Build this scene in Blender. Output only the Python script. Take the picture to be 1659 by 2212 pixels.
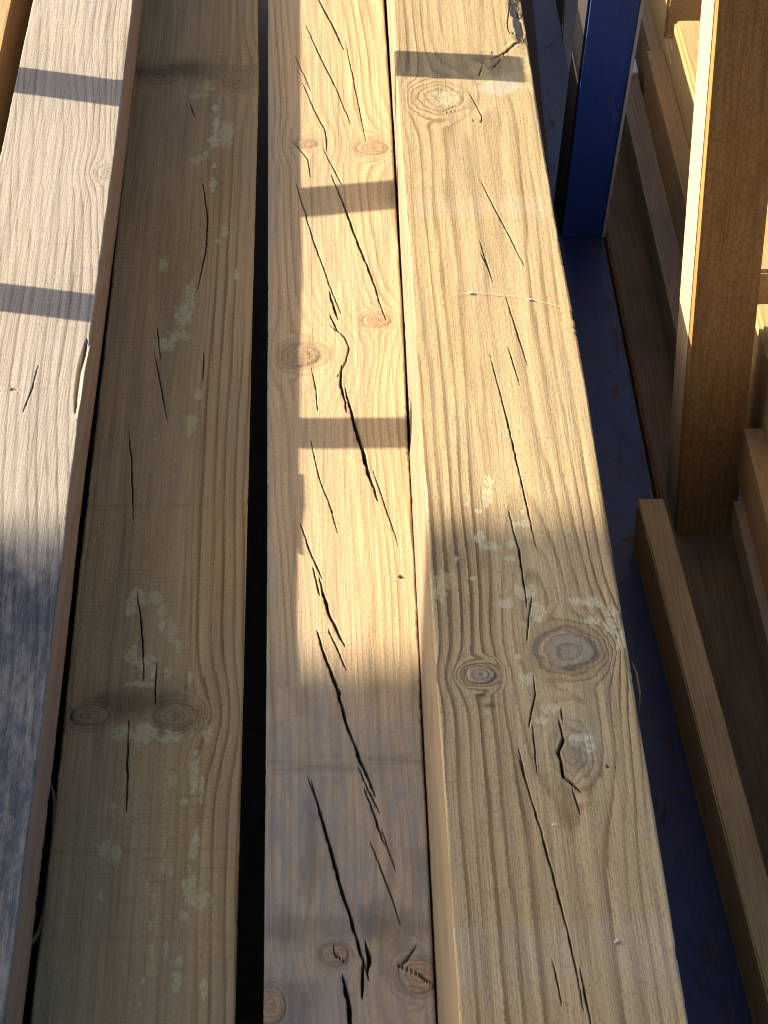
import bpy, bmesh, math, random
import numpy as np
from mathutils import Vector, Matrix

for o in list(bpy.data.objects):
    bpy.data.objects.remove(o, do_unlink=True)
S = bpy.context.scene
COL = S.collection
random.seed(7)

# ------------------------------------------------------------------ camera
cam = bpy.data.cameras.new("camera")
cam.sensor_fit = 'VERTICAL'
cam.sensor_height = 36.0
cam.lens = 36.0 * 4920.0 / 2212.0
cam.clip_start, cam.clip_end = 0.02, 500.0
cam_o = bpy.data.objects.new("camera", cam)
cam_o.location = (0.0, 0.0, 1.02)
cam_o.rotation_euler = (math.radians(90 - 39.153), 0.0, math.radians(-1.715))
COL.objects.link(cam_o)
S.camera = cam_o

# ------------------------------------------------------------------ sky, sun, exposure
SUN = Vector((-0.151, 0.058, 0.075)).normalized()          # towards the sun
W = bpy.data.worlds.new("World")
S.world = W
W.use_nodes = True
wn = W.node_tree
sky = wn.nodes.new('ShaderNodeTexSky')
sky.sky_type = 'NISHITA'
sky.sun_disc = False
sky.sun_elevation = math.asin(SUN.z)
sky.sun_rotation = math.atan2(SUN.x, SUN.y)
sky.altitude = 100
sky.air_density = 0.6
sky.dust_density = 4.0
sky.ozone_density = 0.3
bg = wn.nodes['Background']
bg.inputs['Strength'].default_value = 0.088
wn.links.new(sky.outputs[0], bg.inputs[0])
sun = bpy.data.lights.new("sun", 'SUN')
sun.energy = 4.6
sun.angle = math.radians(0.53)
sun.color = (1.0, 0.85, 0.66)
sun_o = bpy.data.objects.new("sun", sun)
sun_o.rotation_euler = (-SUN).to_track_quat('-Z', 'Y').to_euler()
COL.objects.link(sun_o)
S.view_settings.view_transform = 'Standard'
S.view_settings.look = 'None'
S.view_settings.gamma = 1.0
S.view_settings.use_curve_mapping = False
S.view_settings.exposure = 1.42
S.render.engine = 'CYCLES'
S.cycles.max_bounces = 8
S.cycles.filter_width = 1.05
S.cycles.diffuse_bounces = 5

# measured outlines, cracks, knots and lichen of the four timbers (millimetres, x across / y along)
DATA = {'B1':{'R':[(-170.9,1902.7),(-169.7,1698.7),(-172.3,1390.0),(-175.3,1271.0),(-172.5,1023.4),(-172.6,873.1),(-172.7,748.5)],'L':[(-261.6,1905.4),(-263.6,1625.5)],'cracks':[(0.59,[(-207.4,1326.7),(-208.5,1306.4),(-211.8,1284.6)]),(0.36,[(-231.2,1303.1),(-219.6,1304.8),(-209.0,1305.4)])],'knots':[(-187.6,888.8,7.8,9.1),(-174.7,1600.2,8.1,7.9)],'chip':[(-174.3,1365.5),(-176.5,1329.9),(-176.8,1301.5),(-176.6,1275.7)]},'B2':{'L':[(-177.3,2053.5),(-175.0,1732.5),(-173.0,1484.9),(-175.2,1143.4),(-173.5,1104.1),(-171.2,972.1),(-173.6,807.5)],'R':[(-66.0,2050.1),(-59.1,1962.4),(-57.0,1848.3),(-59.2,1481.5),(-59.0,1100.7),(-59.3,804.1)],'cracks':[(1.11,[(-104.2,1693.8),(-99.4,1652.8),(-99.2,1600.3),(-102.7,1560.0)]),(0.46,[(-121.2,1844.0),(-116.6,1822.3)]),(0.78,[(-134.0,1483.9),(-130.4,1449.4)]),(0.64,[(-133.3,1442.7),(-127.9,1409.4),(-122.5,1374.9)]),(0.39,[(-96.4,1446.1),(-96.2,1419.4)]),(0.85,[(-147.7,1340.3),(-143.7,1302.0),(-140.8,1261.2)]),(1.0,[(-131.2,1159.7),(-126.9,1120.8),(-125.0,1091.5)]),(0.87,[(-116.2,1096.0),(-115.9,1078.3)]),(0.95,[(-116.5,1095.4),(-115.7,1065.9)]),(0.91,[(-131.2,1037.9),(-129.8,1002.2),(-128.7,977.0)])],'knots':[(-157.2,1052.0,11.7,9.2),(-102.0,1049.5,12.3,10.9),(-77.6,1887.0,17.1,14.5),(-151.2,1898.8,20.3,16.2)],'lichen':[(-107.7,1878.2,7.0,11.2),(-114.1,1861.0,10.8,5.7),(-98.0,1837.1,2.7,7.7),(-96.4,1806.5,3.0,18.2),(-97.9,1776.6,5.2,13.3),(-87.0,1791.2,7.5,20.9),(-103.2,1756.2,3.0,5.8),(-112.5,1746.4,7.4,5.8),(-96.0,1735.8,1.8,5.7),(-96.5,1701.9,3.2,11.2),(-83.8,1627.1,2.8,7.9),(-89.1,1612.9,2.0,5.2),(-132.9,1578.4,5.5,12.6),(-109.9,1530.7,4.1,21.8),(-114.4,1506.9,6.7,21.4),(-73.4,1561.6,1.9,10.0),(-117.2,1477.6,9.2,7.0),(-126.5,1464.0,7.9,11.5),(-98.7,1397.7,3.2,6.5),(-102.7,1365.9,5.0,9.4),(-104.0,1351.3,2.5,8.3),(-138.0,1346.2,1.5,2.1),(-130.3,1164.9,6.8,8.7),(-121.2,1164.6,5.7,6.9),(-136.0,1154.7,4.0,6.9),(-114.9,1150.7,3.4,8.5),(-107.8,1130.2,3.1,10.0),(-102.7,1115.2,2.2,8.2),(-113.7,1137.1,2.3,5.1),(-132.4,1109.5,4.4,8.2),(-124.2,1101.1,6.6,7.3),(-117.1,1091.2,2.7,9.6),(-108.2,1089.4,2.7,4.8),(-93.8,1085.7,2.2,4.8),(-123.9,1100.0,6.0,5.3),(-124.2,1080.8,10.7,3.1),(-133.5,1036.3,9.3,7.4),(-119.4,1034.2,9.3,9.1),(-103.1,1032.1,5.8,6.6),(-81.0,1031.4,3.5,8.2),(-101.5,995.0,2.5,6.3),(-93.9,974.5,2.3,2.8),(-139.8,936.6,3.9,8.9),(-131.9,933.4,3.3,8.1),(-104.1,939.9,1.3,5.9),(-103.4,923.0,1.8,5.8),(-98.9,919.2,1.5,4.4),(-85.9,939.4,3.3,11.9),(-88.0,905.9,3.8,12.9),(-81.1,894.4,7.5,7.1),(-113.0,908.1,1.1,2.2),(-108.1,896.6,1.1,5.7),(-106.3,881.1,1.7,2.5),(-109.2,875.7,1.1,4.8),(-99.4,882.3,1.5,2.5),(-90.4,882.0,3.2,5.6),(-107.3,857.9,1.5,4.1),(-99.5,859.0,1.3,8.1),(-92.2,849.4,1.9,4.0),(-108.8,845.9,1.0,1.9),(-106.2,845.8,1.0,1.9),(-111.4,835.4,1.5,3.3),(-92.7,834.8,2.6,7.9),(-112.1,819.8,1.2,5.2),(-76.9,827.8,2.1,7.8),(-139.6,900.4,1.1,3.6),(-137.1,972.7,1.6,2.5),(-88.0,1000.9,2.5,19.1),(-83.0,985.0,1.6,12.5)],'sliver':[(-174.6,992.4),(-170.8,978.3),(-169.2,949.3),(-168.5,898.4),(-171.5,877.5),(-175.3,866.7)]},'B3':{'L':[(-53.2,2049.7),(-46.0,1481.2),(-47.2,1413.5),(-44.6,1269.8),(-43.9,1076.1),(-44.1,803.7)],'R':[(58.6,2046.4),(62.0,1793.6),(60.2,1644.8),(61.8,1478.1),(57.2,1327.5),(57.7,1239.1),(57.6,1157.6),(56.4,1107.2),(53.5,996.8),(53.4,891.8),(51.8,800.7)],'cracks':[(1.73,[(-2.5,2048.2),(7.8,2005.8),(17.6,1958.7)]),(0.55,[(23.9,1940.6),(29.9,1867.2),(35.5,1790.5)]),(1.12,[(-10.7,1973.6),(-7.9,1959.4),(1.2,1917.7),(11.7,1871.5),(20.1,1826.8)]),(0.55,[(-24.0,1926.3),(-12.1,1872.2)]),(1.07,[(-15.8,1866.7),(-6.9,1824.0),(0.9,1795.1),(1.9,1770.4)]),(0.87,[(1.4,1753.1),(8.0,1725.7),(12.9,1705.5)]),(1.66,[(10.2,1694.0),(17.2,1656.6),(24.8,1615.6),(33.7,1570.0),(42.6,1514.6)]),(0.98,[(-21.5,1680.3),(-14.9,1638.6),(-10.0,1607.5),(-3.7,1577.0),(0.9,1547.4),(6.2,1524.2)]),(1.74,[(2.3,1530.0),(7.4,1498.7)]),(1.41,[(2.7,1498.9),(8.0,1479.6)]),(0.52,[(-24.9,1767.7),(-14.4,1743.3),(-12.8,1719.6)]),(1.05,[(6.6,1479.7),(13.1,1470.2),(16.6,1456.3),(13.8,1436.1),(9.8,1425.1)]),(1.91,[(9.5,1425.1),(8.9,1409.7),(11.8,1390.1),(12.5,1379.3)]),(2.71,[(14.9,1385.7),(18.7,1356.0),(24.2,1320.9),(30.6,1281.1)]),(0.72,[(33.2,1288.8),(38.4,1259.7),(44.5,1225.7)]),(0.36,[(-12.7,1328.1),(-8.1,1292.0),(-1.1,1262.8)]),(1.05,[(-20.4,1233.2),(-15.7,1212.9),(-8.9,1187.5)]),(1.03,[(-12.9,1189.4),(-9.1,1166.5)]),(2.15,[(-7.3,1173.4),(-2.4,1145.6),(5.1,1120.2)]),(1.0,[(-1.6,1125.4),(2.7,1110.4),(6.9,1093.9)]),(1.77,[(-9.4,1120.6),(-5.2,1100.8),(1.7,1074.8)]),(0.38,[(-12.2,1423.5),(-9.8,1403.7),(-8.7,1380.0)]),(0.24,[(-2.3,1268.6),(3.3,1236.2)]),(2.27,[(-4.8,1099.1),(0.4,1077.9),(6.9,1040.4)]),(1.96,[(8.6,1037.0),(14.4,1010.7),(21.8,983.4)]),(0.9,[(15.3,996.2),(24.2,966.3)]),(1.23,[(18.3,977.3),(23.4,957.1),(27.3,940.5)]),(0.66,[(28.0,944.9),(30.4,931.5),(33.8,916.7)]),(0.56,[(-16.7,990.9),(-11.2,968.9)]),(2.18,[(-11.4,970.4),(-5.9,940.0),(0.3,910.5),(5.3,886.2),(12.1,852.3)]),(2.1,[(15.4,857.6),(17.1,850.1),(15.5,839.5)]),(1.55,[(13.8,844.9),(12.3,822.5)]),(2.68,[(2.3,832.0),(4.6,816.3),(5.6,798.4)]),(0.65,[(21.6,931.7),(30.4,898.1),(35.1,878.3)]),(0.94,[(34.9,841.6),(44.1,836.0),(52.1,827.8)]),(0.74,[(44.4,856.0),(39.3,848.1),(34.4,842.9)]),(0.63,[(-3.1,857.5),(-2.1,850.7),(2.5,846.5)])],'knots':[(-15.2,1770.9,9.7,7.7),(42.7,1762.2,13.2,12.1),(39.6,1492.2,11.0,8.3),(-19.9,1446.1,14.4,13.5),(-2.1,852.0,7.9,7.4),(45.1,834.6,10.9,11.9),(-39.6,816.3,8.7,12.2)]},'B4':{'L':[(63.6,1895.6),(61.3,1746.4),(60.9,1661.3),(62.7,1551.3),(63.5,1464.6),(65.6,1369.1),(64.4,1228.2),(62.9,1155.7),(60.9,1016.3),(60.6,908.5),(61.5,825.8),(60.3,741.5)],'R':[(180.4,1815.3),(176.6,1461.2),(184.1,1365.5),(181.3,1152.1),(179.9,990.4),(179.4,894.5),(179.4,804.9),(178.2,738.1)],'cracks':[(0.46,[(127.3,1564.4),(132.0,1540.2),(140.3,1501.9),(146.9,1467.7)]),(0.45,[(119.0,1482.6),(123.7,1438.1)]),(0.35,[(118.6,1468.8),(122.2,1451.6),(123.6,1438.9)]),(0.45,[(133.8,1403.6),(137.1,1371.6),(140.9,1334.7)]),(0.32,[(130.4,1340.8),(134.3,1304.9)]),(0.89,[(117.9,1315.8),(121.0,1281.7),(124.9,1231.4),(127.5,1188.2),(130.4,1142.4)]),(1.12,[(118.0,1147.2),(120.2,1120.6),(121.5,1073.7)]),(0.67,[(124.6,1069.5),(119.3,1037.1)]),(0.61,[(120.0,994.9),(119.8,984.3),(115.0,962.0)]),(0.7,[(116.2,955.2),(115.6,925.3)]),(0.58,[(106.9,935.4),(108.8,914.1)]),(1.11,[(108.7,912.5),(112.7,884.0),(118.2,841.4),(121.8,808.0),(124.5,770.0)]),(0.94,[(127.0,771.2),(129.1,739.5)]),(0.32,[(112.7,779.1),(114.8,754.9)]),(0.36,[(134.6,973.4),(134.3,963.1)]),(1.76,[(132.4,956.4),(132.7,946.3),(129.5,936.4),(131.1,928.1),(130.6,916.7),(134.7,910.2)]),(0.34,[(135.2,903.7),(137.3,889.5)]),(0.7,[(154.8,924.1),(160.5,922.3)]),(1.88,[(152.2,1785.0),(160.8,1793.2),(170.0,1808.5),(175.7,1811.9),(181.2,1813.9)]),(0.93,[(134.2,1752.4),(137.7,1766.0)]),(0.93,[(146.8,1764.3),(154.4,1778.0)]),(1.24,[(173.9,1878.7),(178.6,1877.1),(180.4,1865.0)]),(0.67,[(147.9,1790.7),(149.4,1793.5)]),(0.67,[(158.0,1791.8),(158.4,1783.4)]),(0.48,[(165.3,1836.0),(165.4,1847.7),(172.1,1892.4)]),(0.54,[(165.3,1836.0),(166.8,1828.7),(172.8,1827.1),(174.7,1816.9)]),(0.38,[(125.8,1712.4),(128.9,1699.1),(132.3,1680.9),(131.7,1671.9),(125.4,1673.4)]),(0.39,[(103.2,1688.2),(111.7,1691.8)])],'knots':[(144.2,1022.5,17.3,17.6),(88.2,1002.8,9.2,7.7),(137.3,937.8,8.9,18.2),(98.2,1714.0,18.5,20.6),(176.1,1844.5,7.5,27.8)],'lichen':[(104.4,1191.3,3.6,7.0),(102.6,1175.0,3.6,10.4),(88.4,1166.3,2.6,2.7),(96.6,1159.2,2.1,2.3),(122.8,1144.9,5.7,5.6),(125.2,1158.3,1.7,2.7),(96.3,1132.3,4.9,5.5),(101.4,1123.4,6.3,4.4),(115.6,1125.1,2.8,4.4),(79.6,1111.0,1.7,2.2),(113.1,1110.0,4.2,3.2),(88.2,1091.5,2.5,2.1),(68.7,1087.8,6.9,10.5),(66.9,1079.5,6.2,8.3),(120.4,1077.9,8.2,7.3),(107.3,1066.9,6.1,5.1),(127.1,1059.1,5.4,8.2),(152.5,1067.6,5.5,4.1),(163.3,1066.3,5.5,5.1),(173.3,1057.7,5.4,5.1),(160.3,1050.0,6.8,3.6),(171.8,1043.6,4.7,8.0),(177.2,1031.4,4.0,9.9),(111.7,1017.6,1.9,2.7),(128.4,971.9,5.4,5.2),(121.7,963.5,4.2,4.3),(144.2,947.6,7.1,4.2),(146.9,939.2,4.7,4.1),(116.0,998.5,4.9,5.3),(139.0,1745.4,11.8,5.4),(134.8,1763.3,7.9,11.0),(159.0,1748.9,11.8,6.8),(176.4,1778.7,4.0,11.1),(176.5,1762.1,4.0,11.0),(175.1,1728.2,3.9,10.7),(104.5,1713.0,11.7,15.8),(165.2,1807.2,5.4,7.1)],'pale':[(174.8,1854.8,7.5,38.4),(151.2,1731.6,22.8,16.1),(104.4,1711.7,11.6,14.5)]}}

# ------------------------------------------------------------------ helpers
def tag(o, label=None, cat=None, group=None, kind=None):
    if label: o['label'] = label
    if cat: o['category'] = cat
    if group: o['group'] = group
    if kind: o['kind'] = kind
    return o

def empty(name, loc=(0, 0, 0)):
    o = bpy.data.objects.new(name, None)
    o.location = loc
    o.empty_display_size = 0.05
    COL.objects.link(o)
    return o

def link(name, me, mat, parent=None):
    o = bpy.data.objects.new(name, me)
    if mat and not me.materials:
        me.materials.append(mat)
    COL.objects.link(o)
    if parent:
        o.parent = parent
        o.matrix_parent_inverse = parent.matrix_basis.inverted()
    return o

_T = {}
def vn(x, y, seed=0):
    """smooth value noise in -1..1"""
    if seed not in _T:
        _T[seed] = np.random.RandomState(seed + 11).uniform(-1, 1, (256, 256))
    t = _T[seed]
    xf, yf = np.floor(x), np.floor(y)
    i, j = xf.astype(np.int64) & 255, yf.astype(np.int64) & 255
    a, b = x - xf, y - yf
    a, b = a * a * (3 - 2 * a), b * b * (3 - 2 * b)
    i1, j1 = (i + 1) & 255, (j + 1) & 255
    return (t[i, j] * (1 - a) + t[i1, j] * a) * (1 - b) + (t[i, j1] * (1 - a) + t[i1, j1] * a) * b

def fbm(x, y, seed=0, n=3):
    s, amp, tot = 0, 1.0, 0
    for k in range(n):
        s = s + amp * vn(x * 2**k, y * 2**k, seed + 31 * k)
        tot += amp
        amp *= 0.55
    return s / tot

def sstep(e0, e1, x):
    t = np.clip((x - e0) / (e1 - e0), 0, 1)
    return t * t * (3 - 2 * t)

# ------------------------------------------------------------------ node materials
class NB:
    def __init__(self, name):
        self.m = bpy.data.materials.new(name)
        self.m.use_nodes = True
        self.t = self.m.node_tree
        self.b = self.t.nodes['Principled BSDF']
        self.co = self.t.nodes.new('ShaderNodeTexCoord').outputs['Object']
    def n(self, kind, **kw):
        nd = self.t.nodes.new(kind)
        for k, v in kw.items():
            setattr(nd, k, v)
        return nd
    def put(self, sock, v):
        if hasattr(v, 'is_linked'):
            self.t.links.new(v, sock)
        elif isinstance(v, (tuple, list)) and len(v) == 3 and sock.type == 'RGBA':
            sock.default_value = (*v, 1)
        else:
            sock.default_value = v
    def math(self, op, a, b=None, c=None, clamp=False):
        nd = self.n('ShaderNodeMath', operation=op, use_clamp=clamp)
        for i, v in enumerate((a, b, c)):
            if v is not None:
                self.put(nd.inputs[i], v)
        return nd.outputs[0]
    def mix(self, f, a, b, mode='MIX'):
        nd = self.n('ShaderNodeMix', data_type='RGBA', blend_type=mode)
        nd.clamp_factor = True
        self.put(nd.inputs[0], f); self.put(nd.inputs[6], a); self.put(nd.inputs[7], b)
        return nd.outputs[2]
    def ramp(self, f, stops, interp='LINEAR'):
        nd = self.n('ShaderNodeValToRGB')
        cr = nd.color_ramp
        cr.interpolation = interp
        while len(cr.elements) < len(stops):
            cr.elements.new(0.5)
        for e, (p, c) in zip(cr.elements, stops):
            e.position = p
            e.color = (c, c, c, 1) if not isinstance(c, tuple) else (*c, 1)
        self.put(nd.inputs[0], f)
        return nd.outputs[0]
    def noise(self, scale=(1, 1, 1), detail=3, rough=0.5, dist=0.0, off=(0, 0, 0)):
        mp = self.n('ShaderNodeMapping')
        mp.inputs['Scale'].default_value = scale
        mp.inputs['Location'].default_value = off
        self.put(mp.inputs['Vector'], self.co)
        nd = self.n('ShaderNodeTexNoise')
        nd.inputs['Scale'].default_value = 1.0
        nd.inputs['Detail'].default_value = detail
        nd.inputs['Roughness'].default_value = rough
        nd.inputs['Distortion'].default_value = dist
        self.put(nd.inputs['Vector'], mp.outputs[0])
        return nd.outputs['Fac']
    def attr(self, name):
        nd = self.n('ShaderNodeAttribute')
        nd.attribute_name = name
        return nd.outputs['Fac']
    def bump(self, h, dist=0.001, strength=1.0, prev=None):
        nd = self.n('ShaderNodeBump')
        nd.inputs['Strength'].default_value = strength
        nd.inputs['Distance'].default_value = dist
        self.put(nd.inputs['Height'], h)
        if prev: self.put(nd.inputs['Normal'], prev)
        return nd.outputs[0]

def lerp3(a, b, t):
    return tuple(x + (y - x) * t for x, y in zip(a, b))

def beam_material(name, early, late, grey, contrast=0.8, saw=0.5, off=0.0, blot=0.35, alt=None, spec=0.25, kn=None, sidecol=None):
    """sawn pine: growth rings come from the timber's own ring field, fibre, saw marks and stains from noise"""
    B = NB(name)
    o = (off, off * 1.7, off * 0.6)
    g = B.attr('grain')
    fib = B.noise((950, 15, 950), 2, 0.6, off=o)
    fib2 = B.noise((330, 6, 330), 3, 0.62, off=o)
    fib3 = B.noise((120, 3.0, 120), 2, 0.5, 0.2, off=o)
    pit = B.noise((620, 330, 620), 2, 0.6, off=(off + 3, 5, off))
    # the rings waver with the fibres, so their edges are ragged
    g2 = B.math('ADD', g, B.math('ADD', B.math('MULTIPLY_ADD', fib2, 0.30, -0.15), B.math('MULTIPLY_ADD', pit, 0.16, -0.08)))
    fr = B.math('FRACT', g2)
    lat = B.ramp(fr, [(0.0, 0.35), (0.05, 0.0), (0.40, 0.06), (0.66, 0.30), (0.80, 0.95), (0.92, 1.0), (1.0, 0.35)])
    ringv = B.noise((9, 2.0, 9), 2, 0.5, off=o)
    ringc = B.math('MULTIPLY', B.attr('amp'), B.math('MULTIPLY_ADD', ringv, 1.2, 0.30))
    lf = B.math('MULTIPLY', B.math('MULTIPLY', lat, contrast), ringc, clamp=True)
    col = B.mix(lf, early, late)
    # slow colour drift along and across the plank
    bl = B.ramp(B.noise((16, 3.5, 16), 4, 0.6, 0.4, off=o), [(0.32, 0.0), (0.68, 1.0)])
    col = B.mix(B.math('MULTIPLY', bl, blot), col, alt or lerp3(late, early, 0.35))
    # long fibres and pores
    fv = B.math('ADD', B.math('MULTIPLY', fib, 0.34), B.math('ADD', B.math('MULTIPLY', fib2, 0.38), B.math('MULTIPLY', fib3, 0.28)))
    col = B.mix(1.0, col, B.ramp(fv, [(0.32, 0.58), (0.5, 1.0), (0.68, 1.26)]), 'MULTIPLY')
    col = B.mix(1.0, col, B.ramp(pit, [(0.27, 0.70), (0.42, 1.0), (0.72, 1.10)]), 'MULTIPLY')
    # saw marks across
    sw = B.noise((34, 430, 34), 3, 0.65, 0.1, off=o)
    swm = B.ramp(B.noise((11, 6, 11), 2, 0.5, off=(off + 4, 2, 1)), [(0.38, 0.0), (0.66, 1.0)])
    sc = B.ramp(sw, [(0.30, 0.55), (0.46, 1.0), (0.72, 1.12)])
    col = B.mix(B.math('MULTIPLY', swm, saw), col, B.mix(1.0, col, sc, 'MULTIPLY'))
    # grey weathering
    wv = B.ramp(B.noise((110, 24, 110), 4, 0.65, 0.6, off=o), [(0.28, 0.35), (0.66, 1.0)])
    col = B.mix(B.math('MULTIPLY', B.attr('weather'), wv, clamp=True), col, B.mix(B.math('MULTIPLY', lf, 0.7), grey, lerp3(grey, late, 0.55)))
    # frosty / dried pale film
    col = B.mix(B.attr('pale'), col, B.mix(fib2, (0.40, 0.38, 0.34), (0.62, 0.59, 0.50)))
    # wet film, with blue sky reflection and shade painted into its colour
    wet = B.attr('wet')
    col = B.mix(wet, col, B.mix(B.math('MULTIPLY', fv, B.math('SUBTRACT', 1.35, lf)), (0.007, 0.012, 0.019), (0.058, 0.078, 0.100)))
    if sidecol:
        col = B.mix(B.math('MULTIPLY', B.attr('side'), 0.8), col, B.mix(fib3, lerp3(sidecol, (0, 0, 0), 0.25), lerp3(sidecol, early, 0.25)))
    # dirt, with the shade inside cracks painted in
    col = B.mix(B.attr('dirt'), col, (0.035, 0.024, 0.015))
    # knots
    kc = B.noise((240, 240, 240), 4, 0.6, 1.0, off=o)
    col = B.mix(B.attr('knot'), col, B.mix(lf, B.mix(B.ramp(kc, [(0.3, 0.0), (0.7, 1.0)]), kn or lerp3(late, early, 0.15), lerp3(early, grey, 0.3)), lerp3(late, (0, 0, 0), 0.45)))
    # lichen and mould
    li = B.attr('lichen')
    ln = B.noise((520, 330, 520), 3, 0.7, 0.5, off=o)
    lm = B.math('MULTIPLY', li, B.ramp(ln, [(0.36, 0.15), (0.48, 1.0)]), clamp=True)
    lcol = B.mix(B.attr('lichue'), (0.45, 0.40, 0.13), (0.66, 0.66, 0.48))
    col = B.mix(lm, col, lcol)
    # tiny specks
    sp = B.noise((900, 520, 900), 2, 0.5, off=(off + 9, off, 3))
    col = B.mix(B.ramp(sp, [(0.765, 0.0), (0.80, 0.75)]), col, lerp3(late, (0, 0, 0), 0.5))
    sp2 = B.noise((620, 420, 620), 2, 0.5, off=(off + 19, off + 5, 3))
    col = B.mix(B.ramp(sp2, [(0.775, 0.0), (0.80, 0.6)]), col, (0.66, 0.60, 0.48))
    B.put(B.b.inputs['Base Color'], col)
    rg = B.math('MULTIPLY_ADD', fv, 0.2, 0.62)
    rg = B.mix(wet, rg, B.math('MULTIPLY_ADD', wv, 0.22, 0.26))
    B.put(B.b.inputs['Roughness'], rg)
    B.b.inputs['Specular IOR Level'].default_value = spec
    h = B.math('ADD', B.math('MULTIPLY', fib, 0.35), B.math('MULTIPLY', fib2, 0.5))
    h = B.math('ADD', h, B.math('MULTIPLY', B.math('MULTIPLY', lat, B.attr('amp')), 0.12))
    h = B.math('ADD', h, B.math('MULTIPLY', B.math('MULTIPLY', sw, swm), 0.55))
    h = B.math('ADD', h, B.math('MULTIPLY', lm, 0.7))
    h = B.math('ADD', h, B.math('MULTIPLY', pit, 0.45))
    B.put(B.b.inputs['Normal'], B.bump(h, 0.0007, 0.8))
    return B.m

def plank_material(name, c1, c2, ring=95, off=0.0, mott=0.0, axis='y', rough=0.7, dirt=0.3):
    """plain sawn wood for the smaller pieces: straight stretched grain"""
    B = NB(name)
    o = (off, off * 2.3, off * 1.1)
    def sc(across, along):
        return (across, along, across) if axis == 'y' else (across, across, along)
    w = B.noise(sc(ring, 2.2), 2, 0.5, 0.6, off=o)
    lat = B.ramp(B.math('FRACT', B.math('MULTIPLY', w, 7.0)), [(0.0, 0.0), (0.5, 0.2), (0.88, 1.0), (1.0, 0.0)])
    col = B.mix(B.math('MULTIPLY', lat, 0.55), c1, c2)
    f = B.noise(sc(1100, 22), 3, 0.65, off=o)
    col = B.mix(1.0, col, B.ramp(f, [(0.25, 0.68), (0.5, 1.0), (0.8, 1.2)]), 'MULTIPLY')
    bl = B.ramp(B.noise(sc(28, 9), 4, 0.6, 0.6, off=o), [(0.35, 0.0), (0.7, 1.0)])
    col = B.mix(B.math('MULTIPLY', bl, dirt), col, lerp3(c2, (0.02, 0.015, 0.01), 0.45))
    h = f
    if mott:
        m1 = B.noise((420, 420, 300), 3, 0.65, 0.6, off=o)
        col = B.mix(B.math('MULTIPLY', B.ramp(m1, [(0.42, 0.0), (0.60, 1.0)]), mott), col, c2)
        m2 = B.noise((160, 160, 30), 3, 0.6, 0.4, off=(off, 3, 9))
        col = B.mix(B.math('MULTIPLY', B.ramp(m2, [(0.55, 0.0), (0.75, 1.0)]), mott * 0.7), col, lerp3(c1, (1, 0.8, 0.5), 0.12))
        h = B.math('ADD', f, m1)
    sp = B.noise((420, 420, 420), 2, 0.5, off=(off + 9, off, 3))
    col = B.mix(B.ramp(sp, [(0.77, 0.0), (0.80, 0.6)]), col, (0.55, 0.50, 0.42))
    B.put(B.b.inputs['Base Color'], col)
    B.b.inputs['Roughness'].default_value = rough
    B.b.inputs['Specular IOR Level'].default_value = 0.25
    B.put(B.b.inputs['Normal'], B.bump(h, 0.0007, 0.7))
    return B.m

def paint_material(name, blue, off=0.0, rusty=0.5, dusty=0.35):
    B = NB(name)
    o = (off, off, off)
    n1 = B.noise((38, 14, 14), 5, 0.65, 0.8, off=o)
    n2 = B.noise((260, 90, 90), 4, 0.7, 0.5, off=o)
    v = B.math('ADD', B.math('MULTIPLY', n1, 0.7), B.math('MULTIPLY', n2, 0.3))
    rust = B.ramp(v, [(0.60 - 0.06 * rusty, 0.0), (0.66 - 0.06 * rusty, 1.0)])
    dust = B.ramp(B.noise((9, 3.3, 9), 4, 0.6, 0.3, off=(off + 2, 1, 5)), [(0.35, 0.0), (0.75, 1.0)])
    col = B.mix(B.math('MULTIPLY', dust, dusty), blue, lerp3(blue, (0.085, 0.070, 0.062), 0.75))
    rc = B.mix(B.noise((300, 300, 300), 3, 0.6), (0.05, 0.018, 0.010), (0.13, 0.055, 0.028))
    col = B.mix(B.math('MULTIPLY', rust, rusty), col, rc)
    chip = B.noise((500, 120, 300), 3, 0.6, off=(off + 7, 2, 5))
    col = B.mix(B.ramp(chip, [(0.73, 0.0), (0.76, 0.7)]), col, (0.25, 0.22, 0.20))
    B.put(B.b.inputs['Base Color'], col)
    B.put(B.b.inputs['Roughness'], B.math('MULTIPLY_ADD', rust, 0.35, 0.42))
    B.b.inputs['Specular IOR Level'].default_value = 0.4
    B.put(B.b.inputs['Normal'], B.bump(B.math('ADD', n2, B.math('MULTIPLY', rust, 0.4)), 0.0006, 0.6))
    return B.m

def plain_material(name, c, rough=0.6, var=0.2, scale=60):
    B = NB(name)
    n = B.noise((scale,) * 3, 4, 0.6)
    B.put(B.b.inputs['Base Color'], B.mix(n, tuple(v * (1 - var) for v in c), tuple(min(1, v * (1 + var)) for v in c)))
    B.b.inputs['Roughness'].default_value = rough
    B.put(B.b.inputs['Normal'], B.bump(n, 0.001, 0.4))
    return B.m

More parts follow.
